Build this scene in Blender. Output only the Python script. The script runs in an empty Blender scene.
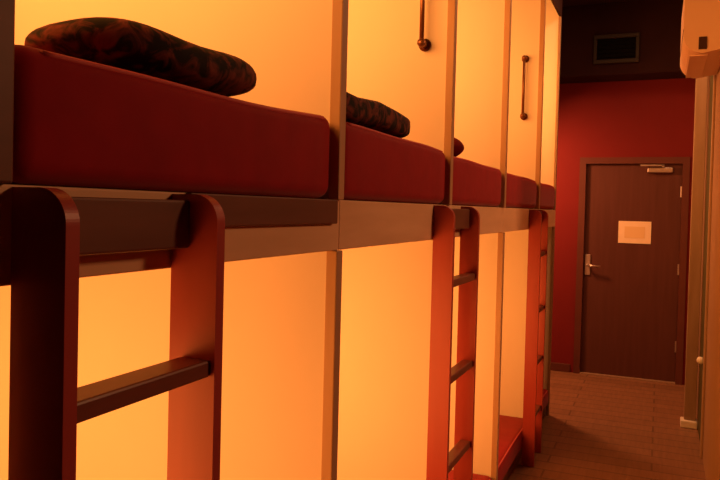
import bpy, bmesh, math, random
from mathutils import Matrix, Vector
random.seed(4)
scn = bpy.context.scene
COL = scn.collection
A = 0.74            # capsule front plane is x = -A; corridor runs along +y
EYE = 1.5

# ------------------------------------------------------------------ materials
def mat(name, base, rough=0.6, spec=0.3, kind=None, c2=None, scale=8.0, stretch=(1, 1, 1), bump=0.0,
        sheen=0.0, metal=0.0):
    m = bpy.data.materials.new(name); m.use_nodes = True
    nt = m.node_tree; b = nt.nodes['Principled BSDF']
    b.inputs['Base Color'].default_value = (*base, 1)
    b.inputs['Roughness'].default_value = rough
    b.inputs['Specular IOR Level'].default_value = spec
    b.inputs['Metallic'].default_value = metal
    if sheen: b.inputs['Sheen Weight'].default_value = sheen
    if c2 is not None or bump:
        tc = nt.nodes.new('ShaderNodeTexCoord'); mp = nt.nodes.new('ShaderNodeMapping')
        mp.inputs['Scale'].default_value = stretch
        nt.links.new(tc.outputs['Object'], mp.inputs['Vector'])
        if kind == 'brick':
            t = nt.nodes.new('ShaderNodeTexBrick')
            t.inputs['Scale'].default_value = scale
            t.inputs['Mortar Size'].default_value = 0.006
            t.inputs['Brick Width'].default_value = 1.2; t.inputs['Row Height'].default_value = 0.14
            t.inputs['Color1'].default_value = (*base, 1); t.inputs['Color2'].default_value = (*c2, 1)
            t.inputs['Mortar'].default_value = (base[0]*.5, base[1]*.5, base[2]*.5, 1)
            nt.links.new(mp.outputs[0], t.inputs['Vector'])
            n = nt.nodes.new('ShaderNodeTexNoise'); n.inputs['Scale'].default_value = 9
            n.inputs['Detail'].default_value = 6
            mp2 = nt.nodes.new('ShaderNodeMapping'); mp2.inputs['Scale'].default_value = (6, .6, 1)
            nt.links.new(tc.outputs['Object'], mp2.inputs['Vector']); nt.links.new(mp2.outputs[0], n.inputs['Vector'])
            mx = nt.nodes.new('ShaderNodeMix'); mx.data_type = 'RGBA'; mx.blend_type = 'MULTIPLY'
            mx.inputs[0].default_value = .55
            nt.links.new(t.outputs['Color'], mx.inputs[6]); nt.links.new(n.outputs['Color'], mx.inputs[7])
            bw = nt.nodes.new('ShaderNodeRGBToBW'); nt.links.new(n.outputs['Color'], bw.inputs[0])
            nt.links.new(bw.outputs[0], mx.inputs[7])
            nt.links.new(mx.outputs[2], b.inputs['Base Color'])
            return m
        n = nt.nodes.new('ShaderNodeTexNoise'); n.inputs['Scale'].default_value = scale
        n.inputs['Detail'].default_value = 5
        if kind == 'swirl': n.inputs['Distortion'].default_value = 1.6
        nt.links.new(mp.outputs[0], n.inputs['Vector'])
        if c2 is not None:
            r = nt.nodes.new('ShaderNodeValToRGB')
            lo, hi = (.44, .62) if kind == 'swirl' else (.3, .7)
            r.color_ramp.elements[0].position = lo; r.color_ramp.elements[1].position = hi
            r.color_ramp.elements[0].color = (*base, 1); r.color_ramp.elements[1].color = (*c2, 1)
            nt.links.new(n.outputs['Fac'], r.inputs['Fac']); nt.links.new(r.outputs['Color'], b.inputs['Base Color'])
        if bump:
            bp = nt.nodes.new('ShaderNodeBump'); bp.inputs['Strength'].default_value = bump
            bp.inputs['Distance'].default_value = .01
            nt.links.new(n.outputs['Fac'], bp.inputs['Height']); nt.links.new(bp.outputs[0], b.inputs['Normal'])
    return m

M = {
 'panel': mat('capsule_laminate', (.80, .70, .60), .55, .2, c2=(.76, .65, .55), scale=2, stretch=(1, 1, .4)),
 'post': mat('post_timber', (.50, .30, .17), .45, .3, c2=(.42, .24, .13), scale=6, stretch=(4, 4, .5)),
 'ledge': mat('ledge_timber', (.76, .50, .30), .5, .3, c2=(.66, .41, .23), scale=5, stretch=(4, .5, 4)),
 'darkboard': mat('dark_board', (.17, .062, .038), .5, .3, c2=(.13, .045, .026), scale=5, stretch=(4, .5, 4)),
 'ladder': mat('ladder_timber', (.42, .058, .05), .38, .4, c2=(.36, .048, .042), scale=5, stretch=(4, 4, .5)),
 'rung': mat('rung_timber', (.20, .06, .04), .4, .4, c2=(.16, .045, .03), scale=5, stretch=(4, .5, 4)),
 'mattress': mat('red_mattress_cover', (.32, .006, .013), .75, .12, c2=(.27, .005, .011), scale=14, bump=.15, sheen=.1),
 'piping': mat('red_piping', (.55, .09, .09), .6, .2),
 'pillow': mat('dark_patterned_fabric', (.016, .012, .010), .8, .15, kind='swirl', c2=(.17, .04, .028), scale=20, bump=.2),
 'bluered': mat('dark_red_blanket', (.16, .012, .012), .85, .1, c2=(.10, .008, .008), scale=20, bump=.2),
 'metal': mat('dark_bronze_metal', (.22, .085, .035), .35, .5, metal=.6),
 'redwall': mat('red_painted_plaster', (.19, .013, .0125), .7, .2, c2=(.17, .0115, .011), scale=3, bump=.05),
 'rightwall': mat('tan_painted_wall', (.34, .20, .11), .65, .2, c2=(.30, .17, .09), scale=3, bump=.05),
 'ceiling': mat('dark_ceiling_paint', (.045, .018, .016), .85, .1, c2=(.038, .015, .014), scale=4),
 'soffit': mat('dark_soffit_paint', (.035, .012, .011), .8, .1, c2=(.03, .010, .0095), scale=4),
 'floor': mat('wood_plank_floor', (.36, .17, .085), .42, .3, kind='brick', c2=(.29, .135, .066), scale=1.0),
 'door': mat('brown_door_veneer', (.115, .037, .026), .5, .25, c2=(.095, .03, .02), scale=5, stretch=(5, 1, .4)),
 'doorframe': mat('door_frame_paint', (.13, .035, .022), .5, .3, c2=(.11, .03, .02), scale=6),
 'steel': mat('brushed_steel', (.55, .45, .38), .35, .5, metal=.8),
 'paper': mat('cream_paper', (.92, .74, .48), .8, .1, c2=(.88, .70, .44), scale=20),
 'print': mat('faded_print', (.82, .60, .30), .8, .1),
 'ac': mat('off_white_plastic', (.72, .50, .36), .4, .4, c2=(.69, .47, .33), scale=3),
 'acdark': mat('dark_plastic', (.05, .02, .015), .6, .2),
 'black': mat('black_void', (.008, .007, .006), .9, .05),
 'ventframe': mat('grey_vent_metal', (.04, .03, .022), .6, .2),
 'green': mat('olive_door_paint', (.085, .072, .022), .6, .2, c2=(.07, .06, .018), scale=4),
 'jamb': mat('light_timber', (.36, .225, .14), .5, .3, c2=(.31, .19, .11), scale=6, stretch=(4, 4, .5)),
 'white': mat('white_enamel', (.8, .72, .6), .3, .5),
}

# ------------------------------------------------------------------ mesh helpers
def box_bm(bm, x0, x1, y0, y1, z0, z1, bev=0.0, seg=2):
    r = bmesh.ops.create_cube(bm, size=1)
    vs = r['verts']
    bmesh.ops.scale(bm, verts=vs, vec=(x1-x0, y1-y0, z1-z0))
    bmesh.ops.translate(bm, verts=vs, vec=((x0+x1)/2, (y0+y1)/2, (z0+z1)/2))
    if bev:
        es = list({e for v in vs for e in v.link_edges})
        bmesh.ops.bevel(bm, geom=es, offset=bev, segments=seg, profile=.5, affect='EDGES')

def prism_bm(bm, pts, axis, lo, hi):
    """extrude a 2-D outline; axis 'y': pts are (x,z); 'z': pts are (x,y)"""
    def v3(p, t): return (p[0], t, p[1]) if axis == 'y' else (p[0], p[1], t)
    a = [bm.verts.new(v3(p, lo)) for p in pts]; b = [bm.verts.new(v3(p, hi)) for p in pts]
    bm.faces.new(a); bm.faces.new(b[::-1])
    n = len(pts)
    for i in range(n):
        bm.faces.new((a[i], b[i], b[(i+1) % n], a[(i+1) % n]))

def tube_bm(bm, p0, p1, r, seg=14):
    p0, p1 = Vector(p0), Vector(p1); d = p1-p0
    q = Vector((0, 0, 1)).rotation_difference(d).to_matrix().to_4x4()
    mtx = Matrix.Translation((p0+p1)/2) @ q
    bmesh.ops.create_cone(bm, cap_ends=True, segments=seg, radius1=r, radius2=r, depth=d.length, matrix=mtx)

def ball_bm(bm, c, r, sc=(1, 1, 1)):
    mtx = Matrix.Translation(c) @ Matrix.Diagonal((*sc, 1))
    bmesh.ops.create_uvsphere(bm, u_segments=16, v_segments=10, radius=r, matrix=mtx)

def obj(name, bm, m, parent=None, smooth=False):
    bmesh.ops.recalc_face_normals(bm, faces=bm.faces)
    me = bpy.data.meshes.new(name); bm.to_mesh(me); bm.free()
    me.materials.append(M[m] if isinstance(m, str) else m)
    if smooth:
        for p in me.polygons: p.use_smooth = True
    o = bpy.data.objects.new(name, me); COL.objects.link(o)
    if parent is not None:
        o.parent = parent; o.location = -root_loc(parent)
    return o

def root_loc(o):
    v = Vector((0, 0, 0))
    while o is not None:
        v += o.location; o = o.parent
    return v

def box(name, x0, x1, y0, y1, z0, z1, m, parent=None, bev=0.0, seg=2):
    bm = bmesh.new(); box_bm(bm, x0, x1, y0, y1, z0, z1, bev, seg)
    return obj(name, bm, m, parent)

def thing(name, label, cat, loc, group=None, kind=None):
    o = bpy.data.objects.new(name, None); COL.objects.link(o); o.location = loc
    o.empty_display_size = .1
    o['label'] = label; o['category'] = cat
    if group: o['group'] = group
    if kind: o['kind'] = kind
    return o

def struct(o, label=None, cat=None):
    o['kind'] = 'structure'
    if label: o['label'] = label
    if cat: o['category'] = cat
    return o

def softbox(bm, x0, x1, y0, y1, z0, z1, n=4.0, nu=40, nv=24, ez=None):
    """superellipsoid cushion: rounded block with puffed faces"""
    ez = ez or n
    cx, cy, cz = (x0+x1)/2, (y0+y1)/2, (z0+z1)/2
    rx, ry, rz = (x1-x0)/2, (y1-y0)/2, (z1-z0)/2
    def sg(c, p): return math.copysign(abs(c)**p, c)
    rows = []
    for j in range(1, nv):
        ph = -math.pi/2 + math.pi*j/nv
        rows.append([bm.verts.new((cx+rx*sg(math.cos(ph), 2/ez)*sg(math.cos(2*math.pi*i/nu), 2/n),
                                   cy+ry*sg(math.cos(ph), 2/ez)*sg(math.sin(2*math.pi*i/nu), 2/n),
                                   cz+rz*sg(math.sin(ph), 2/ez))) for i in range(nu)])
    bot = bm.verts.new((cx, cy, z0)); top = bm.verts.new((cx, cy, z1))
    for j in range(len(rows)-1):
        for i in range(nu):
            bm.faces.new((rows[j][i], rows[j][(i+1) % nu], rows[j+1][(i+1) % nu], rows[j+1][i]))
    for i in range(nu):
        bm.faces.new((bot, rows[0][(i+1) % nu], rows[0][i])); bm.faces.new((top, rows[-1][i], rows[-1][(i+1) % nu]))

# ------------------------------------------------------------------ the setting
FZ = -.065; CEIL = 3.42; END = 7.12; BACK = -2.0; RW = 0.30; LW = -3.05; WY = 3.75; OUT = 2.8
struct(box('floor', LW-.1, OUT+.1, BACK-.1, END+.1, FZ-.06, FZ, 'floor'))
struct(box('ceiling', LW-.1, OUT+.1, BACK-.1, END+.1, CEIL, CEIL+.06, 'ceiling'))
# far wall with the door opening
bm = bmesh.new()
DX0, DX1, DZ = -.715, .215, 2.02
box_bm(bm, LW, DX0, END, END+.1, FZ, CEIL); box_bm(bm, DX1, RW+.9, END, END+.1, FZ, CEIL)
box_bm(bm, DX0, DX1, END, END+.1, DZ, CEIL)
struct(obj('wall_far', bm, 'redwall'))
struct(box('wall_back', LW, OUT, BACK-.1, BACK, FZ, CEIL, 'redwall'))
struct(box('wall_left', LW-.1, LW, BACK, END, FZ, CEIL, 'redwall'))
# right wall with a recessed opening near its far end
OY0, OY1, OZ = 5.05, 5.70, 2.75
bm = bmesh.new()
box_bm(bm, RW, RW+.1, WY, OY0, FZ, CEIL); box_bm(bm, RW, RW+.1, OY1, END, FZ, CEIL)
box_bm(bm, RW, RW+.1, OY0, OY1, OZ, CEIL)
struct(obj('wall_right', bm, 'rightwall'))
struct(box('wall_return', RW+.1, OUT, WY, WY+.1, FZ, CEIL, 'redwall'))
struct(box('wall_side', OUT, OUT+.1, BACK, WY+.1, FZ, CEIL, 'redwall'))
struct(box('baseboard_far', LW, DX0-.05, END-.015, END, FZ, FZ+.08, 'doorframe', bev=.004))
# dark soffit over the far door
struct(box('trim_soffit', -1.3, RW, END-.35, END, 2.765, CEIL, 'soffit', bev=.006))

# far door
d1 = thing('door_1', 'brown door in the red far wall at the corridor end', 'door', (-.25, END, FZ), kind='structure')
box('door_panel', DX0+.04, DX1-.04, END+.02, END+.06, FZ+.012, DZ-.04, 'door', d1, bev=.003)
bm = bmesh.new()
box_bm(bm, DX0-.02, DX0+.04, END-.02, END+.09, FZ, DZ+.02); box_bm(bm, DX1-.04, DX1+.02, END-.02, END+.09, FZ, DZ+.02)
box_bm(bm, DX0+.04, DX1-.04, END-.02, END+.09, DZ-.04, DZ+.02)
obj('door_frame', bm, 'doorframe', d1)
box('threshold', DX0+.04, DX1-.04, END-.03, END+.08, FZ, FZ+.012, 'jamb', d1)
bm = bmesh.new()
box_bm(bm, DX0+.055, DX0+.105, END+.008, END+.02, .90, 1.10, .004)
h = obj('handle_plate', bm, 'steel', d1)
bm = bmesh.new()
tube_bm(bm, (DX0+.08, END+.01, 1.0), (DX0+.08, END-.045, 1.0), .011); tube_bm(bm, (DX0+.075, END-.045, 1.0), (DX0+.20, END-.045, .99), .010)
obj('handle', bm, 'steel', d1, True)
bm = bmesh.new(); box_bm(bm, DX1-.34, DX1-.12, END-.025, END+.02, 1.895, 1.945, .008)
dc = obj('door_closer', bm, 'steel', d1)
bm = bmesh.new(); box_bm(bm, DX1-.40, DX1-.20, END-.06, END-.045, 1.955, 1.968); box_bm(bm, DX1-.215, DX1-.195, END-.06, END-.02, 1.945, 1.97)
obj('closer_arm', bm, 'steel', dc)
for z in (1.72, 1.0, .28):
    bm = bmesh.new(); tube_bm(bm, (DX1-.043, END+.005, z-.05), (DX1-.043, END+.005, z+.05), .010)
    obj('hinge', bm, 'steel', d1)
s = thing('paper_notice', 'cream landscape paper notice taped to the brown door', 'notice', (-.25, END+.018, 1.35))
PX0, PX1, PZ0, PZ1 = -.365, -.075, 1.225, 1.435
box('sheet', PX0, PX1, END+.016, END+.0195, PZ0, PZ1, 'paper', s)
box('printed_area', PX0+.055, PX1-.055, END+.0145, END+.0162, PZ0+.05, PZ1-.05, 'print', s)

# recessed side door in the right wall
d2 = thing('door_2', 'narrow olive door set in the right wall recess', 'door', (RW+.1, (OY0+OY1)/2, FZ), kind='structure')
box('door_panel', RW+.002, RW+.06, OY0+.001, OY1, FZ, OZ, 'green', d2)
bm = bmesh.new(); ball_bm(bm, (RW-.012, 5.38, .50), .026); tube_bm(bm, (RW+.022, 5.38, .50), (RW-.01, 5.38, .50), .010)
obj('knob', bm, 'white', d2, True)
box('jamb', RW-.092, RW-.012, OY1+.0, OY1+.06, FZ, CEIL, 'jamb', d2, bev=.005)
box('plinth_block', RW-.115, RW, OY1-.03, OY1+.08, FZ, FZ+.055, 'white', d2, bev=.008)
box('near_jamb', RW-.015, RW, OY0-.05, OY0, FZ, OZ, 'jamb', d2, bev=.004)

# dark ventilation grille on the soffit
V = thing('air_vent', 'dark rectangular air vent on the soffit above the door', 'vent', (-.27, END-.35, 3.0))
fy = END-.35
vx0, vx1, vz0, vz1 = -.58, -.25, 2.90, 3.09
box('backing', vx0, vx1, fy-.012, fy, vz0, vz1, 'black', V)
bm = bmesh.new()
for q in ((vx0-.03, vx1+.03, vz0-.035, vz0), (vx0-.03, vx1+.03, vz1, vz1+.035), (vx0-.03, vx0, vz0, vz1), (vx1, vx1+.03, vz0, vz1)):
    box_bm(bm, q[0], q[1], fy-.035, fy, q[2], q[3], .004)
obj('frame', bm, 'ventframe', V)
bm = bmesh.new()
for k in range(6):
    z = vz0+.02+k*.036
    box_bm(bm, vx0, vx1, fy-.028, fy-.012, z, z+.004)
obj('slats', bm, 'black', V)

# ------------------------------------------------------------------ air conditioner on the right wall
ac = thing('air_conditioner', 'off white air conditioner high on the right wall, lit orange', 'air conditioner', (RW, 4.2, 2.38))
ay0, ay1 = 4.20, 4.98; ax = .085; az0, az1 = 2.38, 2.80
pts = [(RW, az0+.02), (RW, az1), (ax+.03, az1)]
for k in range(5):
    t = k/4*math.pi/2; pts.append((ax+.03-.03*math.sin(t), az1-.03+.03*math.cos(t)))
pts.append((ax, az0+.12))
for k in range(9):
    t = k/8*math.pi/2; pts.append((ax+.10-.10*math.cos(t), az0+.10-.10*math.sin(t)))
pp = []
for p in pts:
    if not pp or (abs(p[0]-pp[-1][0])+abs(p[1]-pp[-1][1])) > 1e-4: pp.append(p)
bm = bmesh.new(); prism_bm(bm, pp, 'y', ay0, ay1); obj('housing', bm, 'ac', ac)
box('flap', ax+.035, ax+.125, ay0+.06, ay1-.06, az0-.004, az0+.004, 'ac', ac)
bm = bmesh.new(); prism_bm(bm, [(ax+.075, az0+.018), (ax+.115, az0+.018), (ax+.115, az0+.085), (ax+.075, az0+.085)], 'y', ay0-.004, ay0+.004)
obj('pipe_knockout', bm, 'acdark', ac)
box('panel_seam', ax-.002, ax+.002, ay0+.01, ay1-.01, az0+.13, az0+.134, 'acdark', ac)

# ------------------------------------------------------------------ sleeping capsules
P = [.586, 1.560, 2.550, 3.555, 4.650, 5.500]      # near faces of the front posts
TH = .035; XB = -2.85; XF = -A
DK0, DK1 = 1.392, 1.518                               # deck between lower and upper bunks
HD = 2.99; UT = 3.32
which = ['nearest the camera, beside the big ladder', 'second from the camera, with patterned pillow and grab bar',
         'third from the camera, holding the small blanket bundle', 'fourth from the camera, with a grab bar on its panel',
         'last before the far red wall']
up_label = ['nearest upper sleeping capsule, glowing orange, above the nearest ladder',
            'upper sleeping capsule second from the near end, grab bar cut by top of view',
            'upper sleeping capsule with the small dark blanket bundle, between the two grab bar capsules',
            'upper sleeping capsule second from the far end, whole grab bar in view',
            'narrow looking upper sleeping capsule at the far end of the row']
lo_label = ['nearest lower sleeping capsule, glowing orange behind the nearest ladder',
            'lower sleeping capsule second from the near end, left of the middle ladder',
            'lower sleeping capsule just right of the middle ladder',
            'lower sleeping capsule showing a red mattress, left of the farthest ladder',
            'dim lower sleeping capsule at the far end, behind the farthest ladder']

def frame_parts(t, y0, y1, z0, z1, first, last, zp=None):
    """walls of one capsule between post y0 and post y1"""
    box('side_panel', XB, XF-.018, y1+.010, y1+TH-.010, z0, z1, 'panel', t)
    if first: box('near_side_panel', XB, XF-.018, y0+.002, y0+.012, z0, z1, 'panel', t)
    box('back_panel', XB-.02, XB, y0+(0.003 if first else TH+.001), y1+TH-.001, z0, z1, 'panel', t)
    box('front_post', XF-.018, XF+(0 if last else .012), y1, y1+TH, z0, zp or z1, 'jamb' if last else 'post', t, bev=.003)
    if first: box('near_post', XF-.018, XF+.012, y0, y0+TH-(0 if zp else .022), z0, zp or z1, 'darkboard', t, bev=.004)

def grab_bar(t, y, zb, zt):
    x = -.845
    bm = bmesh.new(); tube_bm(bm, (x, y-.045, zb), (x, y-.045, zt), .009)
    g = obj('grab_bar', bm, 'metal', t, True)
    for z in (zb, zt):
        bm = bmesh.new(); tube_bm(bm, (x, y, z), (x, y-.05, z), .014); ball_bm(bm, (x, y-.045, z), .017)
        bmesh.ops.create_cone(bm, cap_ends=True, segments=16, radius1=.024, radius2=.024, depth=.008,
                              matrix=Matrix.Translation((x, y-.004, z)) @ Matrix.Rotation(math.pi/2, 4, 'X'))
        obj('mount', bm, 'metal', g, True)

for i in range(5):
    y0, y1 = P[i], P[i+1]
    ym = (y0+TH+y1)/2
    first, last = i == 0, i == 4
    lo = thing('sleeping_capsule', lo_label[i], 'sleeping capsule', (XF, ym, FZ), 'lower sleeping capsules')
    frame_parts(lo, y0, y1, FZ, DK0, first, last)
    box('floor_deck', XB, XF-.032, y0+TH+.001, y1+.009, FZ, .02, 'darkboard', lo)
    up = thing('sleeping_capsule', up_label[i], 'sleeping capsule', (XF, ym, DK0), 'upper sleeping capsules')
    ya = y0 if first else y0+TH+.001
    box('deck', XB-.02, XF-.031, ya+.002, y1+TH-.002, DK0+.001, DK1, 'panel', up)
    frame_parts(up, y0, y1, DK1, UT, first, last, HD)
    box('roof_panel', XB-.02, XF+.02, ya, y1+TH, UT, UT+.05, 'soffit', up)
    box('fascia', XF-.03, XF, ya, y1+TH, DK0, DK1, 'ledge', up, bev=.003)
    box('header_board', XF-.016, XF+(.0115 if i < 4 else .002), ya, y1+TH-.001, HD, UT, 'soffit', up)
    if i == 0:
        box('shade_strip', XF, XF+.014, y0+.385, y1-.004, 1.459, DK1, 'darkboard', up, bev=.003)  # dark strip built in for the shade below the first mattress
    if i in (1, 3):
        grab_bar(up, y1+.010, 2.125, 2.50)

# ------------------------------------------------------------------ mattresses
up_m = ['nearest red mattress, under the large patterned pillow', 'red upper mattress carrying the smaller patterned pillow',
        'red upper mattress with the small blanket bundle at its near end', 'bare red upper mattress in the second capsule from the far end',
        'bare red upper mattress at the far end of the upper row']
lo_m = ['red lower mattress below the nearest glowing panel', 'red lower mattress in the second lower capsule',
        'red lower mattress whose corner shows right of the middle ladder', 'red lower mattress glowing on top, left of the farthest ladder',
        'red lower mattress behind the farthest ladder']
def mattress(label, y0, y1, z0, z1, group, seed, tilt=0.0, sag=.004):
    ym = (y0+y1)/2
    t = thing('mattress', label, 'mattress', (XF, ym, z0), group)
    bm = bmesh.new()
    box_bm(bm, XB+.05, XF, y0, y1, z0, z1, .032, 5)
    # loose subdivision so the top can sag and the faces bulge
    bmesh.ops.subdivide_edges(bm, edges=[e for e in bm.edges if e.calc_length() > .3], cuts=10, use_grid_fill=True)
    rnd = random.Random(seed); ph = rnd.random()*6
    for v in bm.verts:
        u = (v.co.y-y0)/(y1-y0); k = (v.co.z-z0)/(z1-z0)
        v.co.z += k*(sag*math.sin(math.pi*u) + .002*math.sin(9*u+ph) + tilt*(u-.5))
    obj('cover', bm, 'mattress', t, True)
    bm = bmesh.new()
    n = 40; rings = []
    for q in range(n+1):
        u = .05+.9*q/n
        y = y0+u*(y1-y0)
        z = z1-.0095+sag*math.sin(math.pi*u)+.002*math.sin(9*u+ph)+tilt*(u-.5)
        rings.append([bm.verts.new((XF-.0095+.0045*math.cos(a*math.pi/4), y, z+.0045*math.sin(a*math.pi/4))) for a in range(8)])
    for a in range(8):
        for q in range(n): bm.faces.new((rings[q][a], rings[q+1][a], rings[q+1][(a+1) % 8], rings[q][(a+1) % 8]))
    bm.faces.new(rings[0]); bm.faces.new(rings[-1][::-1])
    obj('piping', bm, 'piping', t, True)
    return t
tops = [1.712, 1.722, 1.712, 1.705, 1.700]
for i in range(5):
    y0, y1 = P[i]+TH+.012, P[i+1]
    mattress(up_m[i], y0, y1-.008, DK1+.002, tops[i], 'upper red mattresses', i, .02 if i == 0 else 0, -.006 if i == 0 else .004)
    mattress(lo_m[i], y0, y1-.005, .022, .15, 'lower red mattresses', i+7)

def pillow(name, label, x0, x1, y0, y1, z0, z1, m, n=4.5, ez=2.7):
    t = bmesh.new(); softbox(t, x0, x1, y0, y1, z0, z1, n=n, ez=ez)
    for v in t.verts:
        v.co.z += .006*math.sin(17*v.co.y+9*v.co.x)
    o = obj(name, t, m, None, True)
    o['label'] = label
    return o
o = pillow('pillow', 'large dark patterned pillow on the nearest red mattress', -1.04, -.762, .83, 1.335, 1.712, 1.81, 'pillow', 2.7, 2.5); o['category'] = 'pillow'; o['group'] = 'dark patterned pillows'
o = pillow('pillow', 'smaller dark patterned pillow on the second red mattress, beside the post', -1.10, -.765, 1.62, 2.27, 1.732, 1.822, 'pillow', 6, 4.2); o['category'] = 'pillow'; o['group'] = 'dark patterned pillows'
o = pillow('blanket_bundle', 'small dark red blanket bundle on the third upper mattress', -.92, -.77, 2.83, 2.94, 1.722, 1.818, 'bluered', 2.4, 1.8); o['category'] = 'blanket'

# ------------------------------------------------------------------ ladders
def ladder(label, y0, y1, group, xo=-.665):
    t = thing('bunk_ladder', label, 'ladder', (-.705, (y0+y1)/2, FZ), group)
    xi, top, th, r = XF+.0005, 1.515, .022, .045
    pts = [(xi, FZ), (xi, top)]
    for k in range(20):
        a = math.pi/2*(1-k/19); pts.append((xo-r+r*math.cos(a), top-r+r*math.sin(a)))
    pts.append((xo, FZ))
    for y in (y0, y1-th):
        bm = bmesh.new(); prism_bm(bm, pts, 'y', y, y+th)
        obj('stile', bm, 'ladder', t)
    for z in (1.235, .885, .560, .235):
        box('rung', -.716, xo-.008, y0+th, y1-th, z-.014, z+.014, 'rung', t, bev=.004)
    box('top_rail', -.722, -.702, y0+th, y1-th, 1.427, 1.505, 'darkboard', t, bev=.004)
    return t
ladder('nearest wooden bunk ladder, large and dark at the lower left', .628, .960, 'bunk ladders', -.650)
ladder('middle reddish bunk ladder standing between the second and third capsules', 2.385, 2.775, 'bunk ladders')
ladder('farthest small bunk ladder, at the far end of the capsule row', 4.35, 4.648, 'bunk ladders')

# ------------------------------------------------------------------ lights
WARM = (1.0, .335, .06)
def area(name, loc, size, power, color, rot=(0, 0, 0), size_y=None):
    l = bpy.data.lights.new(name, 'AREA'); l.energy = power; l.color = color; l.size = size
    if size_y: l.shape = 'RECTANGLE'; l.size_y = size_y
    o = bpy.data.objects.new(name, l); COL.objects.link(o); o.location = loc; o.rotation_euler = rot
    return o
UPW = [31, 32, 33, 33, 32]
LOW = [20, 23.5, 23, 19, 1.5]
# each lamp panel sits on the near side wall of its capsule, facing down the row
for i in range(5):
    yl = P[i]+TH+.01
    area('capsule_lamp', (-1.62, yl, 2.40), 1.5, UPW[i], WARM, (math.pi/2, 0, 0), .7)
    area('capsule_lamp', (-1.62, yl, .78), 1.5, LOW[i], WARM, (math.pi/2, 0, 0), .8)
area('passage_lamp', (-1.5, 6.35, 2.3), .3, 46, (1, .36, .13), (0, math.radians(-28), 0))
area('corridor_fill', (-.1, 5.1, CEIL-.03), .25, 18, (1, .46, .20), size_y=1.0)  # unseen overhead fill, added to light the ledges and far end

area('side_room_fill', (2.3, 3.2, 2.9), .5, 48, (1, .42, .17), (0, math.radians(50), 0))  # invented fill from the right, lifts the mattress and fascia fronts

w = bpy.data.worlds.new('World'); scn.world = w; w.use_nodes = True
w.node_tree.nodes['Background'].inputs[0].default_value = (.02, .012, .010, 1)
w.node_tree.nodes['Background'].inputs[1].default_value = .3

# ------------------------------------------------------------------ camera
F = 700.0
cam = bpy.data.cameras.new('camera'); cam.sensor_width = 36; cam.lens = F/720*36
cam.clip_start = .02
co = bpy.data.objects.new('camera', cam); COL.objects.link(co)
yaw = math.atan(300/F); pitch = math.radians(1.3); roll = .025
co.matrix_world = Matrix.Translation((0, 0, EYE)) @ Matrix.Rotation(yaw, 4, 'Z') @ Matrix.Rotation(math.pi/2-pitch, 4, 'X') @ Matrix.Rotation(roll, 4, 'Z')
cam.shift_y = -16.5/720
scn.camera = co
for o in list(COL.objects):                      # bring the floor to z = 0
    if o.parent is None: o.location.z -= FZ

vs = scn.view_settings
vs.view_transform = 'Standard'; vs.look = 'None'; vs.exposure = 0; vs.gamma = 1; vs.use_curve_mapping = False
